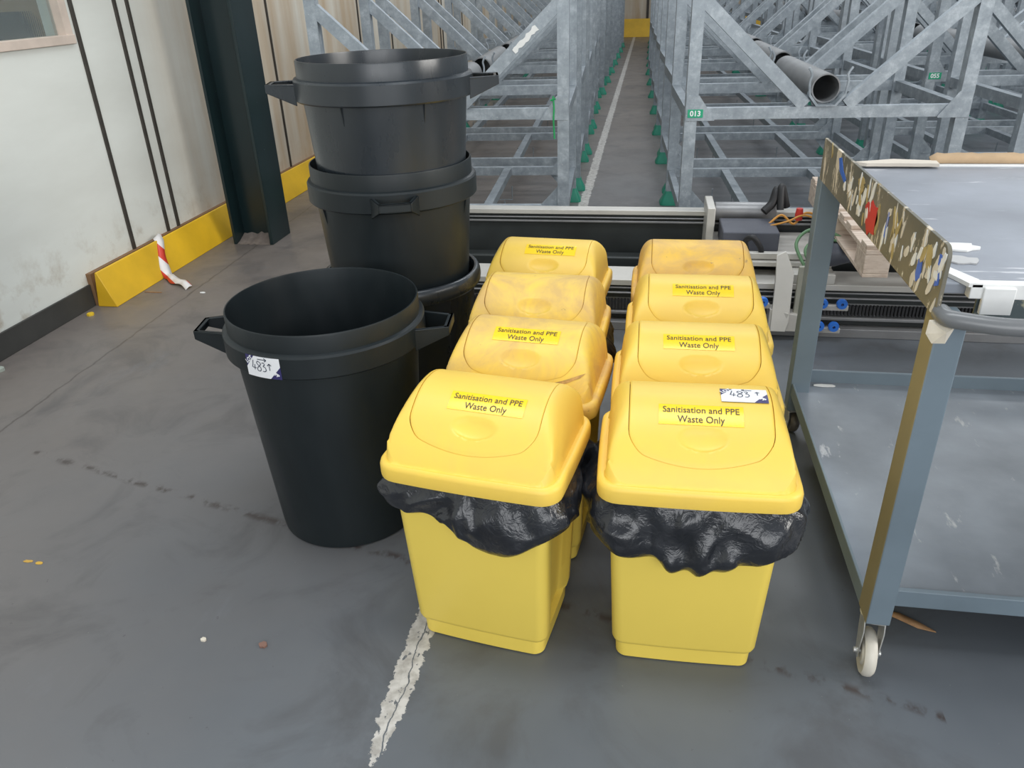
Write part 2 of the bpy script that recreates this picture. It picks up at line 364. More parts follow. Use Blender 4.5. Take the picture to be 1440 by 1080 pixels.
def office_chair(loc, rz, label):
    t = empty('office_chair', loc, rz, label, 'chair')
    mb = MB(); rs = []
    for k in range(9):
        z = .58+k*.07; hw = .22*(1-abs((k-4)/4.6)**3.2*.45); rs.append([Vector((hw*math.cos(a), -.22+.035*math.sin(a)+.05*((k-4)/4)**2, z)) for a in [2*PI*q/16 for q in range(16)]])
    mb.rings(rs); mb.build('backrest', CHAIRM, t, smooth=60)
    mb = MB(); mb.box((-.24, -.22, .44), (.24, .24, .53)); mb.build('seat', CHAIRM, t, bevel=.03, seg=3)
    mb = MB(); mb.lathe([(.03, .09), (.03, .44)], 12); mb.build('column', BLKR, t)
    for k in range(5):
        a = 2*PI*k/5; mb = MB(); mb.beam((0, 0, .10), (.28*math.cos(a), .28*math.sin(a), .07), .04, .03); l = mb.build('leg', BLKR, t)
        mb = MB(); mb.lathe([(.028, -.012), (.028, .012)], 12, (.28*math.cos(a), .28*math.sin(a), .03), 'x'); mb.build('castor', BLKR, l)
office_chair((-6.45, 7.75, .30), R(50), 'dark high-backed office chair seen through the window in the left wall')

# steel column (H section), its open side towards the camera
t = empty('steel_column', (-2.63, 4.96, 0), 0, 'dark green steel H-section column standing in front of the cream wall', 'column')
mb = MB(); mb.box((-.015, -.012, 0), (.0, 0, 0)) if False else None
mb.box((-.14, -.14, 0), (-.12, .15, 4.2)); mb.build('flange', COLM, t, bevel=.003)
mb = MB(); mb.box((.125, -.14, 0), (.148, .15, 4.2)); mb.build('flange', COLM, t, bevel=.003)
mb = MB(); mb.box((-.122, -.008, 0), (.127, .012, 4.2)); mb.build('web', COLM, t)
mb = MB(); n = 26
ring = [Vector((-.118+.24*i/n, -.14+.03*noise.noise(Vector((i*.4, 0, 3))), .001)) for i in range(n+1)]
rs = [ring, [Vector((p.x, -.09, .012+.01*noise.noise(Vector((i*.3, 5, 0))))) for i, p in enumerate(ring)], [Vector((p.x, -.009, .045+.02*noise.noise(Vector((i*.25, 1, 1))))) for i, p in enumerate(ring)]]
mb.rings(rs, False, False, False); tag(mb.build('dust_heap', simple('grey_brown_dust', (.17, .14, .12), .9, 0, .2, 30)), 'low heap of grey-brown dust in the foot of the dark green column', 'dust', kind='stuff').location = (-2.63, 4.96, 0)

def kerb(name, x0, x1, ya, yb, apex, hz, label, along='y', loc=(0, 0, 0)):
    mb = MB()
    if along == 'y': poly = [(x0, ya, 0), (x1, ya, 0), (apex+.006, ya, hz), (apex-.006, ya, hz)]; mb.prism(poly, (0, yb-ya, 0))
    else: poly = [(ya, x0, 0), (ya, x1, 0), (ya, apex+.006, hz), (ya, apex-.006, hz)]; mb.prism(poly, (yb-ya, 0, 0))
    o = mb.build(name, KERB, bevel=.004); return tag(o, label, 'barrier')
kerb('wheel_stop_barrier', -2.995, -2.875, 3.645, 25.2, -2.955, .2, 'long yellow triangular floor barrier running along the foot of the left wall')
kerb('wheel_stop_barrier', 25.1, 25.4, -2.8, 12, 25.3, .48, 'yellow floor barrier across the far end wall, beyond the racks', 'x')

# red and white tape over the barrier
mats = N('red_white_tape', .4); wv = mats.n('TexWave'); wv.bands_direction = 'DIAGONAL'; wv.inputs['Scale'].default_value = 3.3; mats.L(mats.tc.outputs['Object'], wv.inputs['Vector'])
mats.col(mats.ramp(wv.outputs['Fac'], [(.49, (.75, .72, .70)), (.51, (.62, .05, .03))], 'CONSTANT'))
path = [(-3.0, 4.36, .19), (-2.965, 4.28, .212), (-2.935, 4.25, .18), (-2.90, 4.18, .09), (-2.86, 4.14, .012), (-2.82, 4.10, .02), (-2.76, 4.05, .012), (-2.68, 4.01, .02), (-2.62, 3.96, .006)]
P = spline(path, 6); mb = MB(); rs = []
for i, p in enumerate(P):
    wd = .03+.012*noise.noise(p*9); s_ = Vector((.25, .95, .10+.2*noise.noise(p*6))); rs.append([p-s_*wd, p+s_*wd*.1+Vector((0, 0, .012+.012*noise.noise(p*20))), p+s_*wd])
mb.rings(rs, False, False, False); o = mb.build('barrier_tape', mats.m); so = o.modifiers.new('s', 'SOLIDIFY'); so.thickness = .0012
tag(o, 'crumpled strip of red and white tape hanging over the yellow barrier onto the floor', 'tape')
mb = MB(); mb.rings([[Vector((-2.99, 4.0, .17)), Vector((-2.975, 4.02, .22)), Vector((-2.99, 4.05, .19))], [Vector((-3.01, 4.0, .17)), Vector((-2.99, 4.015, .27)), Vector((-3.005, 4.04, .19))]], False, False)
# ------------------------------------------------------------------ yellow swing bins
LA, LB = .2225, .181       # lip half sizes
def rrect(a, b, r, bow=0, n=8, notch=0, m=10):
    out = []
    cs = [(a-r, b-r, 0), (-(a-r), b-r, 90), (-(a-r), -(b-r), 180), (a-r, -(b-r), 270)]
    for q, (cx, cy, a0) in enumerate(cs):
        for k in range(n+1):
            t = R(a0+90*k/n); out.append([cx+r*math.cos(t), cy+r*math.sin(t)])
        nx, ny, na = cs[(q+1) % 4]; s = out[-1]; t = R(na); e = [nx+r*math.cos(t), ny+r*math.sin(t)]
        for k in range(1, m): out.append([s[0]+(e[0]-s[0])*k/m, s[1]+(e[1]-s[1])*k/m])
    for p in out:
        if bow:
            y0 = p[1]; p[1] += math.copysign(bow*(1-(p[0]/a)**2), y0)*(abs(y0)/b)**2; p[0] += math.copysign(bow*.5*(1-(y0/b)**2), p[0])*(abs(p[0])/a)**2
        if notch:
            k = max(0, 1-(abs(p[1])/(b*.62))**8) if abs(p[1]) < b*.62 else 0
            if abs(p[0]) > a*.8: p[0] -= math.copysign(notch*k, p[0])
    return out
DA, DB, DH, Z0, YR = .2045, .170, .143, .557, .010
def dome(x, y):
    u = max(0, (min(1, abs(x)/DA)-.745)/.255); h = max(1e-4, 1-u**2.3)**.62
    if y < YR: g = (1-(1-max(1e-4, (y+DB)/(DB+YR)))**1.85)**.82 if y > -DB else 1e-4
    else: g = max(1e-4, 1-min(1, (y-YR)/(DB-YR))**2.4)**.5
    g = max(1e-4, g)
    return Z0+DH*(g**-6+h**-6-1)**(-1/6)
def flap_outline(o=0, n=10):
    # plan outline of the flap: straight sides, bowed front (y<0) with round corners, squarer back
    a, yf, yb, r, bow = .157+o, -.126-o, .150+o, .038, .020
    pts = []
    def arc(cx, cy, rr, a0, a1):
        for k in range(n+1):
            t = R(a0+(a1-a0)*k/n); pts.append([cx+rr*math.cos(t), cy+rr*math.sin(t)])
    def line(p, q, m=8):
        for k in range(1, m): pts.append([p[0]+(q[0]-p[0])*k/m, p[1]+(q[1]-p[1])*k/m])
    arc(a-r, yb-r, r, 0, 90); line((a-r, yb), (-a+r, yb)); arc(-a+r, yb-r, r, 90, 180); line((-a, yb-r), (-a, yf+r))
    arc(-a+r, yf+r, r, 180, 270); line((-a+r, yf), (a-r, yf), 14); arc(a-r, yf+r, r, 270, 360); line((a, yf+r), (a, yb-r))
    for p in pts:
        if p[1] < yf+r+1e-6: p[1] -= bow*max(0, 1-(p[0]/(a*.93))**2)*min(1, (yf+r-p[1])/r+.0)
    return pts
def dimple(x, y):
    u = (x-.005)/.052; v = (y+.103)/.019; d = u*u+v*v
    return -.013*(1-d)**.5 if d < 1 else 0
def resample(poly, n):
    P = [Vector((p[0], p[1], 0)) for p in poly]; L = [0]
    for i in range(len(P)): L.append(L[-1]+(P[(i+1) % len(P)]-P[i]).length)
    out = []
    for k in range(n):
        s = L[-1]*k/n; i = max(j for j in range(len(P)) if L[j] <= s+1e-9); t = (s-L[i])/max(1e-9, L[i+1]-L[i]); q = P[i].lerp(P[(i+1) % len(P)], t); out.append((q.x, q.y))
    return out
def by_angle(poly, n=96, c=(0, 0)):
    # star-shaped outline sampled at even "stretched" angles so two outlines pair up
    P = [(p[0]-c[0], p[1]-c[1]) for p in poly]; out = []
    for k in range(n):
        t = 2*PI*k/n; d = (math.cos(t)*1.15, math.sin(t)); best = None
        for i in range(len(P)):
            (x1, y1), (x2, y2) = P[i], P[(i+1) % len(P)]
            den = d[0]*(y2-y1)-d[1]*(x2-x1)
            if abs(den) < 1e-12: continue
            s = (x1*(y2-y1)-y1*(x2-x1))/den; u = (x1*d[1]-y1*d[0])/den
            if s > 0 and -1e-6 <= u <= 1+1e-6 and (best is None or s > best): best = s
        out.append((d[0]*best+c[0], d[1]*best+c[1]))
    return out
NA = 128
def make_bin():
    root = empty('swing_bin')
    # body
    mb = MB(); prof = [(.160, .122, 0, 0), (.165, .127, .004, .0), (.167, .129, .050, .0), (.173, .136, .056, .022), (.176, .139, .066, .024), (.190, .157, .42, .020), (.195, .162, .50, 0), (.197, .164, .545, 0)]
    outer = [[Vector((x, y, z)) for x, y in rrect(a, b, .026, .004, notch=nt)] for a, b, z, nt in prof]
    inner = [[Vector((x*.985, y*.982, z)) for x, y in rrect(a, b, .026, .004, notch=nt)] for a, b, z, nt in [(.195, .162, .545, 0), (.188, .155, .42, .018), (.172, .134, .07, .022), (.16, .122, .006, 0)]]
    mb.rings(outer+inner); mb.build('body', Y_BODY, root, smooth=40)
    # lid: lip + dome shell with an opening for the flap
    lid = MB()
    def lipring(a, b, z, r=.045): return [Vector((x, y, z)) for x, y in by_angle(rrect(a, b, r, .006, n=10, m=14), NA)]
    L = [lipring(LA-.010, LB-.010, .538), lipring(LA-.009, LB-.009, .522), lipring(LA-.005, LB-.005, .516), lipring(LA-.001, LB-.001, .518), lipring(LA, LB, .524), lipring(LA, LB, .548), lipring(LA-.002, LB-.002, .556), lipring(LA-.006, LB-.006, .5605), lipring(LA-.011, LB-.008, .5615), lipring(DA+.003, DB+.003, .5612)]
    bo = by_angle(rrect(DA, DB, .05, .006, n=10, m=14), NA); fi = by_angle(flap_outline(.0016), NA)
    rows = list(L)
    K = 16
    for k in range(K+1):
        s = 1-(1-k/K)**1.9 if k < K else 1; s = (k/K)**2.0
        ring = []
        for (bx, by), (qx, qy) in zip(bo, fi):
            x, y = bx+(qx-bx)*s, by+(qy-by)*s; ring.append(Vector((x, y, max(.5605, dome(x*.9965, y*.9965)))))
        rows.append(ring)
    rows.append([Vector((x, y, dome(x, y)-.002)) for x, y in fi]); rows.append([Vector((x, y, dome(x, y)-.012)) for x, y in fi])
    lid.rings(rows, False, False); lo = lid.build('lid', Y_LID, root, smooth=50)
    # flap
    fo = by_angle(flap_outline(0), NA); mb = MB(); rows = [[Vector((x, y, dome(x, y)-.012)) for x, y in fo], [Vector((x, y, dome(x, y)-.0012)) for x, y in fo], [Vector((x*.995, y*.995, dome(x, y))) for x, y in fo]]
    K = 40
    for k in range(1, K):
        s = 1-k/K; rows.append([Vector((x*s, y*s, dome(x*s, y*s)+.0006+dimple(x*s, y*s))) for x, y in fo])
    vs = mb.rings(rows, False, False); c = mb.bm.verts.new((0, 0, dome(0, 0)))
    for i in range(NA): mb.face([vs[-1][i], vs[-1][(i+1) % NA], c])
    fl = mb.build('flap', Y_LID, lo, smooth=50)
    mb = MB(); a = by_angle(flap_outline(.004), NA); b = by_angle(flap_outline(-.004), NA); mb.rings([[Vector((x, y, dome(x, y)-.009)) for x, y in a], [Vector((x, y, dome(x, y)-.009)) for x, y in b]], False, False); mb.build('seam_gap', SEAM, lo)
    return root
BIN0 = make_bin()
def on_flap(off): return lambda u, v: Vector((u, v, dome(u, v)+.0006+dimple(u, v)+off))
def flap_label(binroot, u0=0, v0=-.028, rot=0):
    c, s = math.cos(rot), math.sin(rot)
    fl = [q for l in children(binroot) if l.name.startswith('lid') for q in children(l) if q.name.startswith('flap')][0]
    def fn(off):
        g = on_flap(off)
        return lambda u, v: g(u0+u*c-v*s, v0+u*s+v*c)
    p = patch_on('label', -.0925, .0925, -.0235, .0235, fn(.0013), LABEL, fl, 20, 16); tag(p, 'bright yellow printed label reading Sanitisation and PPE Waste Only')
    text_on('lettering', 'Sanitisation and PPE', .0208, fn(.0024), INK, None, .00008, 0, .0088).parent = fl
    text_on('lettering', 'Waste Only', .0208, fn(.0024), INK, None, .00008, 0, -.0125).parent = fl
def bagnoise(p, s): return noise.noise(p*s)
def make_liner(name, parent_loc, rz, label, hem, seed, flare=.03, arc=None, z0=.518, mat=None, ns=220, nr=26):
    """hem(t) -> hem height for angle t (0 = +x, -90deg = front); arc limits the angles"""
    mb = MB(); base = rrect(LA-.017, LB-.017, .045, .004, n=10, m=14); base = by_angle(base, ns); rows = []
    off = Vector((seed*3.1, seed*1.7, 0))
    for j in range(nr+1):
        v = j/nr; ring = []
        for i, (x, y) in enumerate(base):
            t = math.atan2(y, x); h = hem(t)+.007*noise.noise(Vector((math.cos(t)*4, math.sin(t)*4, seed)))
            d = Vector((x, y, 0)).normalized()
            a = Vector((math.cos(t)*3, math.sin(t)*3, 0))+off
            fold = noise.noise(a*1.4+Vector((0, 0, v*1.2)))
            ridg = 1-abs(noise.noise(Vector((t*2.6+v*1.0, v*1.0-t*.6, seed))))*2
            ridg2 = 1-abs(noise.noise(Vector((t*5-v*1.2, v*1.6+t*1.3, seed+9))))*2
            env = math.sin(min(1, v*1.6)*PI/2)
            out = flare*env*(.6+.8*fold)+.016*env*ridg+.006*env*ridg2+.004
            if v > .82: out -= .02*((v-.82)/.18)**1.5
            z = z0+(h-z0)*v+.006*ridg2*env
            ring.append(Vector((x, y, 0))+d*out+Vector((0, 0, z)))
        rows.append(ring)
    if arc:
        sel = [i for i, (x, y) in enumerate(base) if arc[0] <= math.degrees(math.atan2(y, x)) <= arc[1]]
        rows = [[r[i] for i in sel] for r in rows]; mb.rings(rows, False, False, False)
    else: mb.rings(rows, False, False)
    o = mb.build(name, mat or BAG, smooth=80); s = o.modifiers.new('s', 'SOLIDIFY'); s.thickness = .0012; s.offset = 0
    o.location = parent_loc; o.rotation_euler = (0, 0, rz); return tag(o, label, 'bin bag')
bins = [ # x, y, yaw, mat, label?
 ('R1', .150, 1.597, .6, Y_LID, 1, 'yellow swing bin, front one of the right column, with a lot sticker on its lid'),
 ('R2', .165, 1.972, 0, Y_LID, 1, 'yellow swing bin directly behind the front right one, its lid clean and labelled'),
 ('R3', .190, 2.370, 0, Y_LID, 1, 'labelled yellow swing bin third from the front in the right column'),
 ('R4', .200, 2.752, 0, Y_VDUST, 0, 'dusty brownish yellow swing bin without label at the back of the right column'),
 ('L1', -.345, 1.590, -9, Y_LID, 1, 'bright yellow swing bin at the front of the left column, over the white line'),
 ('L2', -.300, 1.965, -6, Y_DUST, 1, 'dusty labelled yellow swing bin second from the front in the left column'),
 ('L3', -.318, 2.345, -3, Y_DUST, 0, 'yellow swing bin without label, third from the front in the left column'),
 ('L4', -.335, 2.740, -5, Y_LID, 1, 'labelled yellow swing bin at the back of the left column beside the black bin stack')]
BR = {}
for i, (k, x, y, rz, mat, lab, txt) in enumerate(bins):
    o = BIN0 if i == 0 else copy_tree(BIN0); o.location = (x, y, 0); o.rotation_euler = (0, 0, R(rz)); tag(o, txt, 'bin', 'yellow swing bins in two columns'); BR[k] = o
    if mat is not Y_LID:
        for l in children(o):
            if l.name.startswith('lid'):
                for q in [l]+[c for c in children(l) if c.name.startswith('flap')]: q.data = q.data.copy(); q.data.materials[0] = mat
for k, u0, v0, rot in (('R1', 0, -.056, 0), ('R2', .0, -.046, 0), ('R3', .008, -.048, 0), ('L1', .02, -.050, 0), ('L2', .008, -.040, 0), ('L4', .02, -.046, 0)): flap_label(BR[k], u0, v0, R(rot))
# lot sticker: artwork in a unit frame w=.112 h=.062
def lot_sticker(fn, name, loc, rz, label):
    t = empty(name, loc, rz, label, 'sticker'); W, H = .056, .031
    f = lambda off: (lambda u, v: fn(u, v, off))
    patch_on('backing', -W, W, -H, H, f(.0007), NAVY, t, 14, 8)
    poly_on('white_panel', [(-W, -.006), (-.024, H), (W, H), (W, .006), (.022, -H), (-W, -H)], f(.0012), WHITE, t)
    text_on('lettering', 'LOT', .016, f(.0017), WHITE, t, .0006, -.043, .017, R(38))
    text_on('lettering', 'PP', .013, f(.0017), WHITE, t, .0006, .043, -.018, R(-35))
    S = [[(-.028, .018), (-.031, .004), (-.033, -.003), (-.020, -.004)], [(-.024, .006), (-.025, -.002), (-.026, -.010)],
         [(-.006, .014), (-.012, .017), (-.016, .011), (-.010, .004), (-.004, -.003), (-.007, -.011), (-.015, -.011), (-.016, -.004), (-.009, .003), (-.003, .010), (-.006, .014)],
         [(.001, .013), (.007, .014), (.009, .009), (.004, .004), (.010, .001), (.012, -.006), (.008, -.011), (.001, -.011)]]
    strokes_on('handwritten_number', S, .0024, f(.0018), PEN, t)
    strokes_on('handwritten_arrows', [[(-.012, .023), (.016, .023)], [(.010, .028), (.017, .023)], [(.010, .018), (.017, .023)], [(.024, -.006), (.024, .013)], [(.018, .007), (.024, .014)], [(.030, .008), (.024, .014)]] if name == 'lot_sticker' and rz == 0 else
               [[(.020, .022), (-.004, .024)], [(.002, .028), (-.005, .024)], [(.002, .020), (-.005, .024)], [(.032, -.002), (.032, .013)], [(.027, .009), (.032, .015)], [(.037, .010), (.032, .015)]], .0024, f(.0018), PEN, t)
# scuff on the front corner of the second left bin lid
def lid_decal(k, name, poly, mat, lab):
    lo = [l for l in children(BR[k]) if l.name.startswith('lid')][0]
    tag(poly_on(name, poly, lambda u, v: Vector((u, v, dome(u*.9965, v*.9965)+.0012)), mat, lo), lab)
SCUFF = simple('brown_scuff', (.52, .30, .09), .7, 0, .35, 60)
# ---- liners
def hem1(t):
    d = math.degrees(t)
    f = math.exp(-((d+97)/34)**2); return .425-.055*f+.02*math.exp(-((d+35)/14)**2)
make_liner('bin_liner', BR['R1'].location, R(.6), 'black plastic bin bag bulging out under the lid of the front right yellow bin', lambda t: .408-.068*math.exp(-((math.degrees(t)+100)/38)**2)+.012*math.cos(t*3), 3, .040)
make_liner('bin_liner', BR['L1'].location, R(-9), 'black plastic bin bag hanging below the lid of the front left yellow bin', lambda t: .43-.075*math.exp(-((math.degrees(t)+72)/30)**2)+.005*math.cos(t*3), 8, .022)
make_liner('bin_liner', BR['L3'].location, R(-3), 'black bin bag corner sticking out right of the third bin in the left column', lambda t: .42, 5, .03, arc=(-60, 60))
make_liner('bin_liner', BR['R2'].location, 0, 'edge of black bin bag below the lid of the second bin in the right column', lambda t: .46, 12, .012, arc=(-70, 70))
make_liner('bin_liner', BR['L3'].location, R(-3), 'translucent grey bag edge at the left side of the third bin in the left column', lambda t: .45, 6, .02, arc=(150, 178), mat=CLEARBAG)

# ------------------------------------------------------------------ black round bins
def handle(root, ang, r0, z, mat, w0=.078, w1=.052, reach=.085):
    rz = Matrix.Rotation(ang, 3, 'Z'); mb = MB(); X = r0+reach
    def T(p): return rz @ Vector(p)
    for s in (-1, 1):   # tapering side webs
        mb.prism([T(p) for p in ((r0-.012, s*w0, z-.062), (r0-.012, s*w0, z+.004), (X, s*w1, z+.004), (X, s*w1, z-.022))], rz @ Vector((0, -s*.006, 0)))
    mb.prism([T(p) for p in ((X, -w1, z-.022), (X, w1, z-.022), (X, w1, z+.004), (X, -w1, z+.004))], rz @ Vector((-.009, 0, 0)))
    for s in (-1, 1):
        mb.prism([T(p) for p in ((r0-.010, s*w0, z-.002), (X, s*w1, z-.002), (X, s*(w1-.012), z-.002), (r0-.010, s*(w0-.014), z-.002))], (0, 0, .006))
    mb.prism([T(p) for p in ((X-.016, -w1, z-.002), (X, -w1, z-.002), (X, w1, z-.002), (X-.016, w1, z-.002))], (0, 0, .006))
    return mb.build('handle', mat, root, bevel=.0015)
def black_bin(loc, label, angs, mat, tilt=(0, 0), H=.745, fins=True, group=None):
    t = empty('round_bin', loc, 0, label, 'bin', group); t.rotation_euler = (tilt[0], tilt[1], 0); s = H/.745
    mb = MB(); z = lambda q: q*s
    mb.lathe([(.001, .008), (.215, .006), (.219, 0), (.225, .004), (.228, z(.03)), (.268, z(.612)), (.2685, z(.622)), (.288, z(.622)), (.293, z(.627)), (.293, z(.684)), (.289, z(.690)), (.279, z(.693)), (.2785, z(.740)), (.277, H), (.2735, H), (.2725, z(.74)), (.2715, z(.69)), (.263, z(.61)), (.222, .03), (.21, .014), (.001, .013)], 96)
    mb.build('body', mat, t, smooth=28)
    for a in angs: handle(t, R(a), .292, z(.672), mat)
    if fins:
        for a in (angs[0]+62, angs[0]+118, angs[1]+62, angs[1]+118):
            rz = Matrix.Rotation(R(a), 3, 'Z'); mb = MB(); mb.prism([rz @ Vector(p) for p in ((.262, 0, z(.565)), (.2655, 0, z(.565)), (.276, 0, z(.622)), (.262, 0, z(.622)))], rz @ Vector((0, .003, 0))); mb.build('fin', mat, t, smooth=0)
    return t
FB = (-.912, 2.012, 0)
black_bin(FB, 'black round plastic bin standing alone on the floor, lot sticker on its rim', (5, 190), BLK, fins=False)
SX, SY = -.868, 2.640
t = empty('round_bin', (SX, SY, 0), 0, 'lowest black round bin of the stack, with a smooth rolled rim', 'bin', 'stacked black round bins')
mb = MB(); mb.lathe([(.001, .008), (.215, .006), (.219, 0), (.226, .004), (.266, .55), (.268, .575), (.285, .572), (.290, .578), (.2925, .592), (.2905, .612), (.284, .625), (.277, .629), (.270, .627), (.266, .618), (.263, .56), (.223, .03), (.21, .014), (.001, .013)], 96); mb.build('body', BLK2, t, smooth=50)
black_bin((SX, SY, .277), 'middle black round bin of the stack, its handle facing the camera', (-72, 108), BLK, group='stacked black round bins')
black_bin((SX+.01, SY-.015, .606), 'top black round bin of the stack, open and greyish with handles left and right', (195, 12), BLK2, group='stacked black round bins')
# ------------------------------------------------------------------ stickers on things
def cyl_fn(c, r, z, ang):
    def f(u, v, off):
        a = ang+u/r; return Vector(((r+off)*math.cos(a), (r+off)*math.sin(a), z+v))
    return f
lot_sticker(cyl_fn(FB, .2930, .655, R(-104)), 'lot_sticker', (FB[0], FB[1], 0), 0, 'white and navy lot 483 sticker on the rim of the front black bin')
r1 = BR['R1']
lot_sticker(lambda u, v, off: Vector((u*.92, v*.92, 0))+Vector((.098, .010, dome(.098+u*.92, .010+v*.92)+.002+off)), 'lot_sticker', r1.location, R(.6), 'white and navy lot 483 sticker on the lid of the front right yellow bin')
lid_decal('L2', 'scuff_mark', [(.06, -.153), (.10, -.150), (.14, -.143), (.175, -.132), (.188, -.122), (.165, -.130), (.13, -.139), (.09, -.147)], SCUFF, 'brown scuff')
# ------------------------------------------------------------------ workshop trolley
FX = .555
t = empty('workshop_trolley', (.6, 1.5, 0), 0, 'slate grey steel workshop trolley on castors with a paint-spattered top, at the right edge', 'trolley')
def TB(name, parts, mat, bevel=.002, parent=None, **k):
    mb = MB()
    for a, b in parts: mb.box(tuple(Vector(a)-Vector((.6, 1.5, 0))), tuple(Vector(b)-Vector((.6, 1.5, 0))))
    return mb.build(name, mat, parent or t, bevel=bevel, **k)
XR = 1.72
def tleg(x0, x1, y0, y1, z0=.175, z1=.955):
    mb = MB(); mb.box((x0-.6, y0-1.5, z0), (x1-.6, y1-1.5, z1)); o = mb.build('leg', [SLATE, DIRTY], t, bevel=.003)
    for p in o.data.polygons:
        if p.normal.x < -.9 and y0 < 2: p.material_index = 1
    return o
tleg(.567, .622, 1.475, 1.545); tleg(.567, .635, 2.64, 2.705, .10); tleg(XR-.06, XR, 1.475, 1.545); tleg(XR-.06, XR, 2.64, 2.705)
# lower shelf tray
TB('shelf', [((.575, 1.60, .170), (XR, 2.74, .180))], worn('shelf_paint', (.19, .215, .245), (.42, .43, .44), 12, .63, .70, .35, (1.6, .5, 1), .3))
TB('shelf_rim', [((.572, 1.545, .165), (.580, 2.66, .215))], SLATE); TB('shelf_rim', [((.636, 2.73, .165), (XR, 2.742, .228))], SLATE); TB('shelf_rim', [((.62, 1.585, .140), (XR, 1.60, .190))], SLATE)
# table top: board in a frame
TB('table_top', [((FX+.012, 1.56, .975), (XR, 2.64, .998))], TOPM, .003)
TB('top_edge_strip', [((FX+.08, 1.535, .975), (XR, 1.56, 1.006))], WPAINT, .002); TB('top_edge_strip', [((FX+.012, 2.63, .97), (XR, 2.65, 1.004))], WPAINT, .002)
TB('apron', [((FX+.10, 1.545, .915), (XR, 1.552, .975))], worn('apron_paint', (.085, .11, .115), (.42, .40, .27), 16, .58, .64, .5), .001)
mb = MB(); mb.prism([Vector(p)-Vector((.6, 1.5, 0)) for p in ((FX+.012, 1.72, .999), (FX+.03, 1.72, .999), (FX+.10, 1.56, .999), (FX+.10, 1.535, .999), (FX+.075, 1.535, .999))], (0, 0, .008)); mb.build('top_edge_strip', WPAINT, t)
mb = MB(); mb.box((.60+.058-.6, 1.528-1.5, .945), (.715-.6, 1.540-1.5, 1.0)); mb.build('white_tape', WPAINT, t, bevel=.002)
# fascia sheet with rounded top front corner
poly = [(FX, 1.468, .962), (FX, 2.622, .962), (FX, 2.622, 1.088)]; 
for k in range(7): a = R(90+90*k/6); poly.append((FX, 1.493+.025*math.cos(a), 1.073+.025*math.sin(a)))
mb = MB(); mb.prism([Vector(p)-Vector((.6, 1.5, 0)) for p in poly], (.008, 0, 0)); fas = mb.build('fascia', FASC, t, bevel=.001); tag(fas, 'paint-spattered upright side sheet')
def fmark(name, pts, mat, off=.0012, lab=None):
    mb = MB(); mb.prism([Vector((FX-off-.6, y-1.5, z)) for y, z in pts], (off-.0001, 0, 0)); o = mb.build(name, mat, fas, smooth=0)
    if lab: tag(o, lab)
def blob(y, z, ry, rz, seed, n=22, j=.45):
    return [(y+ry*math.cos(2*PI*k/n)*(1+j*noise.noise(Vector((math.cos(2*PI*k/n)*2, math.sin(2*PI*k/n)*2, seed)))), z+rz*math.sin(2*PI*k/n)*(1+j*noise.noise(Vector((math.cos(2*PI*k/n)*2, math.sin(2*PI*k/n)*2, seed+5))))) for k in range(n)]
fmark('blue_tape', [(2.40, 1.070), (2.37, 1.078), (2.33, 1.05), (2.285, 1.035), (2.295, 1.022), (2.37, 1.040)], BLUE)
fmark('blue_tape', [(1.605, 1.052), (1.590, 1.052), (1.580, 1.0), (1.600, .985), (1.610, 1.0)], BLUE)
fmark('blue_tape', [(1.505, 1.074), (1.490, 1.076), (1.482, 1.02), (1.500, 1.012)], BLUE)
fmark('blue_tape', [(1.855, 1.06), (1.845, 1.06), (1.850, 1.0), (1.862, 1.005)], BLUE)
fmark('red_paint', blob(1.985, 1.012, .055, .040, 2), RED); fmark('orange_paint', blob(1.93, 1.02, .012, .035, 12), OCHRE); fmark('ochre_glue', blob(2.12, 1.06, .03, .018, 3, j=.9), OCHRE)
for mi, (mt, nn, sd) in enumerate(((CREAM, 36, 5), (WPAINT, 30, 6), (OCHRE, 12, 7))):
    rnd = random.Random(sd); mb = MB()
    for k in range(nn):
        y = rnd.choice([rnd.uniform(1.49, 2.58), rnd.gauss(1.76, .09), rnd.gauss(1.54, .04), rnd.gauss(2.08, .06)]); y = min(2.59, max(1.485, y)); z = min(1.075, max(.975, rnd.gauss(1.03, .03))); L = rnd.uniform(.008, .030); wd = rnd.uniform(.002, .012); tl = rnd.uniform(-.5, .5); n = 9; sd2 = rnd.uniform(0, 90)
        pl = []
        for q in range(n):
            a = 2*PI*q/n; r = 1+.55*noise.noise(Vector((math.cos(a)*2, math.sin(a)*2, sd2))); yy, zz = wd*math.cos(a)*r, L*math.sin(a)*r; pl.append((y+yy+tl*zz, min(1.094, max(.964, z+zz))))
        mb.prism([Vector((FX-.0010-mi*.0004-k*.00001-.6, a-1.5, b)) for a, b in pl], (.0009+mi*.0004+k*.00001, 0, 0))
    tag(mb.build('paint_drips', mt, fas, smooth=0), kind='stuff')
# bumper tube at the front
P = spline([(FX+.012, 1.475, .970), (FX+.015, 1.445, .970), (FX+.04, 1.43, .970), (FX+.09, 1.415, .969), (FX+.15, 1.41, .969), (.9, 1.41, .969), (1.3, 1.41, .969), (1.66, 1.41, .969)], 6)
mb = MB(); mb.tube([p-Vector((.6, 1.5, 0)) for p in P], .0165, 20); mb.build('bumper_tube', TUBEM, t, smooth=60)
mb = MB(); P = [(FX-.006, 1.47, .955), (FX+.03, 1.452, .965), (FX+.05, 1.44, .972), (FX+.03, 1.438, .955), (FX+.02, 1.44, .92), (FX+.0, 1.45, .915), (FX-.01, 1.462, .93)]
c = Vector((FX+.015, 1.432, .945)); V = mb.pts([Vector(p)-Vector((.6, 1.5, 0))+Vector((0, 0, 0)) for p in P]); cc = mb.bm.verts.new(c-Vector((.6, 1.5, 0)))
for i in range(len(V)): mb.face([cc, V[i], V[(i+1) % len(V)]])
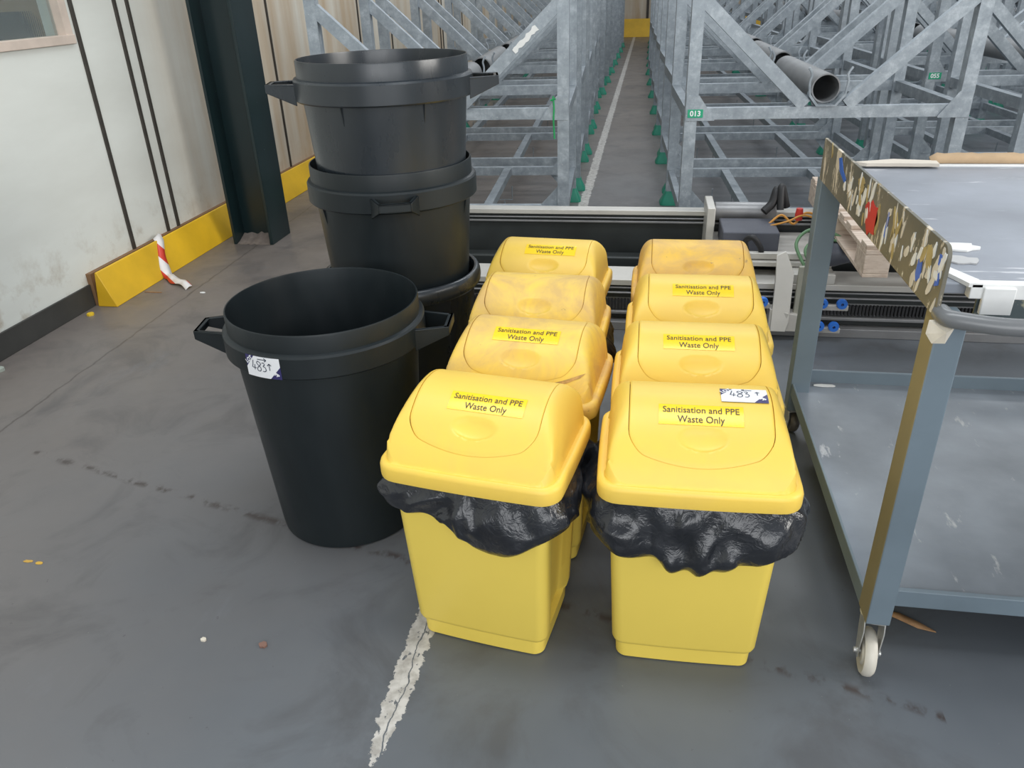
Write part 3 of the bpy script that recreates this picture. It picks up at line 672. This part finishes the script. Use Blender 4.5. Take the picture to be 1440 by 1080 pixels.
o = mb.build('tape_remnant', CREAM, t, smooth=0); so = o.modifiers.new('s', 'SOLIDIFY'); so.thickness = .001
mb = MB(); P = spline([(.73, 1.392, .922), (.76, 1.380, .925), (.79, 1.388, .932), (.83, 1.38, .93), (.88, 1.385, .935)], 4); mb.tube([p-Vector((.6, 1.5, 0)) for p in P], [.004+.004*abs(noise.noise(p*40)) for p in P], 6); mb.build('blue_tape', BLUE, t)
# castors
def castor(x, y, z1, ang, rw=.052, wmat=WHEEL):
    cr = empty('castor', (x-.6, y-1.5, 0)); cr.parent = t; cr.rotation_euler = (0, 0, ang)
    mb = MB(); mb.lathe([(.001, z1-.012), (.030, z1-.012), (.033, z1-.004), (.030, z1), (.001, z1)], 24, (0, .012, 0)); mb.build('swivel_plate', STEEL, cr)
    mb = MB()
    for s in (-1, 1): mb.prism([(s*.021, -.012, z1-.012), (s*.021, .034, z1-.012), (s*.021, .040, z1-.04), (s*.021, .012, rw-.012), (s*.021, -.014, rw-.012), (s*.021, -.022, z1-.04)], (s*.003, 0, 0))
    mb.box((-.023, -.014, z1-.018), (.023, .034, z1-.012)); mb.build('fork', STEEL, cr, bevel=.001)
    mb = MB(); mb.lathe([(.006, -.016), (.030, -.016), (.034, -.011), (rw-.007, -.014), (rw-.001, -.008), (rw, 0), (rw-.001, .008), (rw-.007, .014), (.034, .011), (.030, .016), (.006, .016)], 36, (0, 0, rw), 'x', closed=True); mb.build('wheel', wmat, cr, smooth=50)
    mb = MB(); mb.lathe([(.001, -.031), (.007, -.031), (.007, .031), (.001, .031)], 12, (0, 0, rw), 'x'); mb.build('axle', STEEL, cr)
castor(.597, 1.505, .178, R(-6), .060); castor(.598, 2.67, .103, R(14), .040, worn('dark_wheel', (.10, .09, .08), (.35, .3, .25), 12, .55, .65)); castor(XR-.03, 1.505, .178, 0, .060); castor(XR-.03, 2.67, .178, 0, .060)
# things lying on the trolley
mb = MB(); pts = [(.655, 2.625)]+[(.655+.03*k, 2.600-.010*noise.noise(Vector((k*.7, 0, 1)))) for k in range(1, 9)]+[(.90, 2.645), (.78, 2.668)]
mb.prism([(x, y, 1.0045) for x, y in pts], (0, 0, .010)); o = mb.build('torn_paper', simple('cream_paper', (.62, .56, .48), .8, 0, .06)); tag(o, 'torn cream paper sheet lying along the back edge of the trolley top', 'paper')
mb = MB(); n = 40; a = []; b = []
for k in range(n+1):
    x = .885+.80*k/n; a.append(Vector((x, 2.640, 1.006))); b.append(Vector((x, 2.668+.004*noise.noise(Vector((k*.5, 0, 0))), 1.030+.005*noise.noise(Vector((k*.8, 3, 0)))-(.012 if k == 0 else 0))))
mb.rings([a, b], False, False, False); o = mb.build('cardboard_strip', CARD); so = o.modifiers.new('s', 'SOLIDIFY'); so.thickness = .005; tag(o, 'long torn cardboard strip standing at the back edge of the trolley top', 'cardboard')
def scrap(name, x, y, z, s, seed, mat, lab, cat, sx=1, sy=1, th=.002, rz=0):
    mb = MB(); n = 14; pl = [(x+s*sx*math.cos(2*PI*k/n)*(1+.6*noise.noise(Vector((k*1.3, seed, 0)))), y+s*sy*math.sin(2*PI*k/n)*(1+.6*noise.noise(Vector((k*1.3, seed, 4))))) for k in range(n)]
    c, q = math.cos(rz), math.sin(rz); pl = [(x+(a-x)*c-(b-y)*q, y+(a-x)*q+(b-y)*c) for a, b in pl]
    mb.prism([(a, b, z) for a, b in pl], (0, 0, th)); return tag(mb.build(name, mat, smooth=0), lab, cat)
scrap('paper_scrap', .690, 1.79, .9985, .040, 1, WPAINT, 'white peeled scrap on the trolley top behind its side sheet, the farther one', 'scrap', 1.2, .7, .004)
scrap('paper_scrap', .672, 1.70, .9985, .032, 2, simple('pale_scrap', (.45, .45, .45), .6), 'pale grey peeled scrap on the trolley top near its front corner', 'scrap', 1, .8, .003)
scrap('paper_scrap', .70, 2.70, .181, .03, 6, WPAINT, 'white paper scrap at the back of the lower trolley shelf', 'scrap', 1.3, .35, .002)
# ------------------------------------------------------------------ wooden pallet behind the trolley
PX, PY, PZ = .90, 3.20, .432
t = empty('wooden_pallet', (PX, PY, PZ), 0, 'weathered wooden pallet with one broken-out end board lying behind the trolley', 'pallet')
for k in range(3):
    mb = MB(); mb.box((.0+k*.45, 0, 0), (.10+k*.45, 1.25, .016)); mb.build('bottom_board', WOOD, t, bevel=.002)
    for y in (0.0, .55, 1.10):
        mb = MB(); mb.box((.0+k*.45, y, .016), (.10+k*.45, y+.15, .095)); mb.build('block', WOOD, t, bevel=.003)
for k in range(9):
    if k in (1,): continue
    mb = MB(); mb.box((0, .005+k*.142, .116), (1.0, .095+k*.142, .134)); mb.build('top_board', WOOD, t, bevel=.002)
for k in range(3): mb = MB(); mb.box((k*.45, 0, .0955), (k*.45+.10, 1.25, .1155)); mb.build('stringer_board', WOOD, t, bevel=.002)
# ------------------------------------------------------------------ floor-mounted linear machine
t = empty('linear_rail_machine', (0, 3.6, 0), 0, 'long low industrial rail machine with two pale aluminium rails lying across behind the bins', 'machine')
X0, X1 = -1.15, 2.7
def MBX(name, a, b, mat, bevel=.003, parent=None): mb = MB(); mb.box(a, b); return mb.build(name, mat, parent or t, bevel=bevel)
MBX('back_beam', (X0, .62, 0), (X1, .72, .405), DARKM); MBX('back_rail', (X0, .60, .406), (X1, .68, .432), ALU); MBX('rail_track', (X0, .605, .360), (X1, .619, .372), MIDM); MBX('rail_track', (X0, .600, .385), (X1, .619, .392), MIDM)
MBX('trough', (X0, .20, .13), (X1, .619, .15), DARKM); MBX('cable_duct', (X0, .46, .15), (X1, .55, .215), DARKM, .01); MBX('cable_duct', (X0, .34, .15), (X1, .42, .18), DARKM, .006); MBX('duct_cover', (X0, .27, .15), (X1, .30, .195), MIDM)
MBX('front_beam', (X0, .02, .045), (X1, .20, .222), DARKM); MBX('front_rail', (X0, .0, .223), (X1, .20, .252), ALU); MBX('rail_track', (X0, .004, .205), (X1, .019, .213), MIDM); MBX('rail_track', (X0, .0, .180), (X1, .019, .188), MIDM)
MBX('lower_rail', (X0, -.01, .078), (X1, .019, .093), MIDM); MBX('bottom_rail', (X0, -.03, .0), (X1, .04, .044), MIDM)
mb = MB()
for k in range(240):
    x = X0+.02+k*(X1-X0-.04)/240; mb.box((x, .0, .100), (x+.0085, .0195, .150))
tag(mb.build('drive_belt_teeth', BLKR, t, smooth=0), kind='stuff')
MBX('belt_backing', (X0, .0196, .094), (X1, .0199, .155), MIDM, 0)
# carriage
MBX('carriage_plate', (.36, .10, .30), (.90, .60, .325), ALU, .004)
cx = MBX('carriage_frame', (.33, .40, .253), (.37, .66, .50), ALU, .004)
MBX('motor_box', (.40, .24, .33), (.67, .50, .425), FAB, .006)
mb = MB(); mb.lathe([(.001, .38), (.045, .38), (.048, .385), (.048, .68), (.045, .69), (.001, .69)], 32, (0, .58, .44), 'x'); mb.build('cylinder', MIDM, t)
MBX('cross_bar', (.45, .12, .33), (.80, .155, .36), ALU); MBX('side_plate', (.66, .0, .253), (.90, .10, .30), ALU)
mb = MB(); mb.prism([(.62, -.02, .40), (.66, -.02, .42), (.70, -.06, .33), (.70, -.09, .10), (.69, -.09, .05), (.62, -.09, .05), (.62, -.08, .30)], (.0, -.012, 0)); mb.prism([(.61, -.02, .05), (.80, -.02, .05), (.80, -.02, .12), (.61, -.02, .16)], (0, -.075, 0)); mb.build('bracket_arm', ALU, t, bevel=.003)
MBX('cover_plate', (.72, -.07, .11), (.80, -.05, .36), MGREY)
for x0, x1, z in ((.45, .61, .175), (.80, .96, .175), (.50, .61, .062), (.80, .94, .062)):
    bar = MBX('roller_bar', (x0, -.075, z-.022), (x1, -.055, z+.004), ALU)
    for q in (x0+.04 if x0 > .7 else x0+.035, x1-.035):
        mb = MB(); mb.lathe([(.007, -.012), (.022, -.012), (.024, -.006), (.024, .006), (.022, .012), (.007, .012)], 20, (q, -.088, z+.018), 'y', closed=True); mb.build('roller', BLUEW, bar)
def cable(pts, r, mat, name='cable'): mb = MB(); mb.tube(spline(pts, 6), r, 8); return mb.build(name, mat, t, smooth=60)
cable([(.62, .5, .46), (.66, .52, .50), (.68, .55, .56), (.69, .60, .50)], .022, BLKR, 'cable_bundle'); cable([(.70, .50, .47), (.70, .54, .58), (.74, .56, .47)], .018, BLKR, 'cable_bundle')
cable([(.64, .42, .42), (.70, .44, .46), (.76, .42, .42), (.82, .45, .47), (.95, .5, .42)], .006, CABO); cable([(.64, .38, .42), (.72, .36, .45), (.80, .40, .47), (.90, .44, .43)], .005, CABO)
cable([(.76, .02, .33), (.72, .08, .42), (.78, .14, .47), (.88, .14, .46), (1.0, .1, .40)], .008, CABG); cable([(.79, .02, .33), (.76, .06, .40), (.82, .10, .44), (.92, .10, .43)], .007, CABG)
mb = MB(); mb.lathe([(.001, .0), (.018, .002), (.020, .03), (.016, .06), (.001, .062)], 14, (.78, .42, .44)); mb.build('connector', CABR, t)
cable([(.52, .20, .33), (.50, .17, .40), (.53, .14, .43), (.57, .14, .38), (.58, .15, .33)], .014, BLKR, 'hose')
mb = MB(); bmesh.ops.create_icosphere(mb.bm, subdivisions=3, radius=.075, matrix=Matrix.Translation((.88, .06, .385)) @ Matrix.Diagonal((1.15, .8, .75, 1)))
for v in mb.bm.verts: v.co += (v.co-Vector((.88, .06, .385)))*.5*noise.noise(v.co*14)
mb.build('wrapped_motor', FAB, t, smooth=60)
# ------------------------------------------------------------------ pipe racks
RW, RD = 1.58, 1.14
PS = .07
def diag_ends():
    return [((.70-.025, .865), (.055, 1.44)), ((RW-.675, .865), (RW-.055, 1.44))]
def rack_parts():
    """list of (name, builder) in the rack's own frame: origin at the outer front left corner on the floor"""
    out = []
    for y in (0, RD):
        for x in (0, RW-PS): 
            def post(mb, x=x, y=y): mb.box((x, y, .05), (x+PS, y+PS, 1.62))
            out.append(('post', post, GALV))
            def foot(mb, x=x, y=y):
                c = (x+PS/2, y+PS/2); rs = []
                for r, z in ((.075, 0), (.075, .012), (.045, .075), (.040, .10)): rs.append([Vector((c[0]+px, c[1]+py, z)) for px, py in rrect(r, r, r*.35, n=3, m=2)])
                mb.rings(rs)
            out.append(('foot', foot, GREEN))
        f = y if y == 0 else y+PS-.055
        def bar(mb, f=f):
            mb.box((PS, f+.004, .795), (RW-PS, f+.051, .86))
            g = f-.004 if f < .1 else f+.053
            for x, s in ((0, 1), (RW, -1)): mb.prism([(x+s*.004, g, .79), (x+s*.17, g, .79), (x+s*.17, g, .80), (x+s*.075, g, .93), (x+s*.004, g, .93)], (0, .006, 0))
        out.append(('crossbar', bar, GALV))
        def base(mb, f=f):
            mb.box((PS, f+.006, .20), (RW-PS, f+.05, .262))
            for x, s in ((PS, 1), (RW-PS, -1)): mb.prism([(x, f+.02, .263), (x+s*.11, f+.02, .263), (x, f+.02, .38)], (0, .006, 0)); mb.prism([(x, f+.02, .199), (x+s*.13, f+.02, .199), (x, f+.02, .06)], (0, .006, 0))
        out.append(('base_bar', base, GALV))
        for (xa, za), (xb, zb) in diag_ends():
            def dg(mb, xa=xa, za=za, xb=xb, zb=zb, f=f): mb.beam((xa, f+.028, za), (xb, f+.028, zb), .05, .072)
            out.append(('diagonal_brace', dg, GALV))
        def cradle(mb, f=f):
            cx = RW/2; P = [(-.115, .862), (-.095, .94), (-.035, .875), (.035, .875), (.095, .94), (.115, .862)]; P = [(-.10, .935), (-.045, .868), (.045, .868), (.10, .935), (.10, .915), (.055, .8605), (-.055, .8605), (-.10, .915)]
            mb.prism([(cx+a, f-.008, b) for a, b in P], (0, .066, 0))
            for s in (-1, 1): mb.tube(spline([(cx+s*.098, f, .925), (cx+s*.105, f, .99), (cx+s*.098, f, 1.03), (cx+s*.118, f, 1.07)], 4), .007, 6)
        out.append(('pipe_cradle', cradle, GALV))
    for x in (0, RW-.055):
        def sr(mb, x=x): mb.box((x, PS, .795), (x+.055, RD, .86))
        out.append(('side_rail', sr, GALVD))
        def sb(mb, x=x): mb.box((x+.008, PS, .20), (x+.05, RD, .262))
        out.append(('base_side_rail', sb, GALVD))
    for x in (.40, 1.02):
        def ru(mb, x=x): mb.box((x, .051, .205), (x+.055, RD+.018, .258))
        out.append(('floor_runner', ru, GALVD))
    for x, y in ((.30, .36), (.98, .36), (.30, .80), (.98, .80)):
        def hk(mb, x=x, y=y): mb.tube([(x, y, .20), (x, y, .10), (x+.14, y, .10), (x+.14, y, .20)], .005, 5)
        out.append(('wire_hook', hk, GALVD))
    return out
PARTS = rack_parts()
HOOKB = None
proto_meshes = []
for nm, fn, mat in PARTS:
    mb = MB(); fn(mb)
    if nm == 'wire_hook': pass
    o = mb.build(nm, mat, smooth=35); proto_meshes.append((nm, o.data)); bpy.data.objects.remove(o)
mb = MB()
for nm, fn, mat in PARTS:
    i0 = len(mb.bm.faces); fn(mb); mb.bm.faces.ensure_lookup_table()
    mi = {GALV: 0, GALVD: 1, GREEN: 2}[mat]
    for f in mb.bm.faces[i0:]: f.material_index = mi
o = mb.build('r', [GALV, GALVD, GREEN], smooth=35); FARMESH = o.data; bpy.data.objects.remove(o)
mb = MB(); mb.lathe([(.072, 0), (.080, 0), (.080, RD+.02), (.072, RD+.02)], 32, (0, 0, 0), 'y', closed=True); o = mb.build('steel_pipe', PIPE, smooth=50); PIPEMESH = o.data; bpy.data.objects.remove(o)
def rack(x, y, rz, label, near, plabel, row, pipe=True):
    if near:
        t = empty('pipe_rack', (x, y, 0), rz, label, 'rack', row)
        for nm, me in proto_meshes:
            c = bpy.data.objects.new(nm, me); COL.objects.link(c); c.parent = t
    else:
        t = bpy.data.objects.new('pipe_rack', FARMESH); COL.objects.link(t); t.location = (x, y, 0); t.rotation_euler = (0, 0, rz); tag(t, label, 'rack', row)
    if pipe:
        p = bpy.data.objects.new('steel_pipe', PIPEMESH); COL.objects.link(p); c, s = math.cos(rz), math.sin(rz)
        lx, ly = RW/2, .05; p.location = (x+lx*c-ly*s, y+lx*s+ly*c, .9485+.003); p.rotation_euler = (0, 0, rz); tag(p, plabel, 'pipe', 'pipes '+row.split(' ', 1)[1] if False else 'steel pipes lying in the rack cradles')
    return t
ORD = ['nearest', 'second', 'third', 'fourth', 'fifth', 'sixth', 'seventh', 'eighth', 'ninth', 'tenth', 'eleventh', 'twelfth', 'thirteenth']
rows = [('left of the aisle', -2.045, 4.87, 12, 6, lambda i: -.045*min(i, 4), 1.5), ('right of the aisle', .225, 4.87, 12, 6, lambda i: -.03*min(i, 6), 1.5),
        ('second row right of the aisle', 2.15, 5.1, 12, 4, lambda i: -.08*min(i, 1)-.02*i, 1.5), ('third row right of the aisle', 4.15, 6.3, 11, 2, lambda i: -.02*i, 1.5), ('fourth row right of the aisle', 6.1, 12.0, 8, 0, lambda i: 0, 1.5)]
def plate(x, z, body, parent):
    mb = MB(); mb.box((x, -.0065, z), (x+.088, -.0045, z+.046)); p = mb.build('number_plate', GRN2, parent); tag(p, 'green number plate reading '+body if len(body) > 1 else 'green number plate')
    text_on('number', body, .042, lambda u, v: Vector((x+.044+u, -.0072, z+.022+v)), WHITE, p, .0012, -.022 if len(body) == 1 else 0)
for rn, x0, y0, n, near, dx, pitch in rows:
    for i in range(n):
        lab = 'galvanised pipe rack, %s from the front, %s' % (ORD[i], rn)
        if rn == 'right of the aisle' and i == 0: lab = 'large galvanised pipe rack with the green number plate 013, behind the yellow bins'
        pl = 'grey pipe in the cradle of the %s rack, %s' % (ORD[i], rn)
        t = rack(x0+dx(i), y0+i*pitch, R(2.6) if x0 < 3 else R(1.5), lab, i < near, pl, 'galvanised pipe racks in rows')
        if rn == 'left of the aisle' and i == 0:
            (xa, za), (xb, zb) = diag_ends()[1]; dv = Vector((xb-xa, 0, zb-za)).normalized(); nv = Vector((-dv.z, 0, dv.x)); rnd = random.Random(3)
            mb = MB(); pl = []
            for k in range(12): pl.append(Vector((xa, -.0005, za))+dv*(.47+.19*k/11)+nv*(.006+.012*rnd.random()))
            for k in range(12): pl.append(Vector((xa, -.0005, za))+dv*(.66-.19*k/11)-nv*(.010+.016*rnd.random()))
            mb.prism(pl, (0, .003, 0)); tag(mb.build('tape_remains', WPAINT, t, smooth=0), 'white tape remains on the diagonal brace')
            mb = MB(); mb.tube(spline([(1.485, -.006, .93), (1.490, -.008, .86), (1.487, -.008, .79), (1.492, -.006, .68)], 4), .0055, 6); mb.tube([(1.470, -.006, .905), (1.500, -.010, .915)], .006, 6); mb.build('green_tie', simple('green_tie_plastic', (.02, .33, .10), .4), t)
        if rn == 'right of the aisle' and i == 0: plate(.014, .808, '013', t)
        if rn.startswith('second') and i == 0: plate(.014, .808, '0', t)
        if rn.startswith('second') and i == 1: plate(.014, .808, '055', t); t['label'] = 'galvanised pipe rack with the green number plate 055, right of the rack numbered 013'
# ------------------------------------------------------------------ odds and ends on the floor
mb = MB(); mb.rings([[Vector((x-.0, y, z)) for x, y, z in q] for q in [[(.69, 1.712, .003), (.69, 1.718, .006)], [(.73, 1.685, .004), (.735, 1.705, .010)], [(.77, 1.660, .003), (.775, 1.680, .008)], [(.812, 1.652, .002), (.812, 1.655, .003)]]], False, False, False)
o = mb.build('dry_leaf', LEAF); so = o.modifiers.new('s', 'SOLIDIFY'); so.thickness = .0015; tag(o, 'long dry brown leaf on the floor beside the front trolley castor', 'leaf')
scrap('plastic_scrap', -3.0+.015+.03, 3.52, .0003, .018, 4, simple('yellow_scrap', (.75, .5, .03), .5), 'small yellow scrap on the floor at the foot of the dark baseboard', 'scrap', 1, 1, .012)
scrap('paper_scrap', -2.955, 2.83, .0003, .03, 9, simple('greenish_scrap', (.35, .38, .33), .7), 'crumpled pale green scrap at the left edge by the dark baseboard', 'scrap', 1, .8, .015)
scrap('paint_chip', -.943, 1.38, .0003, .012, 3, simple('rusty_chip', (.22, .12, .09), .7), 'rusty brown chip on the floor in front of the black bin, the bigger one', 'chip', 1, .8, .006)
scrap('paint_chip', -1.113, 1.378, .0003, .008, 5, CREAM, 'small pale grey chip on the floor left of the rusty one', 'chip', 1, .8, .005)
scrap('paint_chip', -1.83, 1.612, .0002, .012, 7, simple('yellow_spot', (.55, .33, .06), .6), 'flat yellow paint fleck on the floor, the left one of a pair', 'chip', 1.3, .5, .001)
scrap('paint_chip', -1.79, 1.608, .0002, .011, 8, simple('yellow_spot2', (.6, .36, .05), .6), 'flat yellow paint fleck on the floor, the right one of a pair', 'chip', 1.2, .6, .001)
scrap('paint_chip', -2.50, 3.90, .0002, .014, 11, WPAINT, 'white paper chip on the floor beyond the tape end', 'chip', 1.2, .6, .003)
scrap('twig', -2.80, 3.88, .0002, .03, 13, LEAF, 'thin brown twig on the floor next to the red and white tape', 'twig', 1.8, .15, .005)
scrap('paint_chip', -1.90, 4.46, .0003, .014, 14, simple('yellow_bit', (.8, .55, .05), .6), 'bright yellow bit on the floor left of the black bin stack', 'chip', 1, 1, .02)
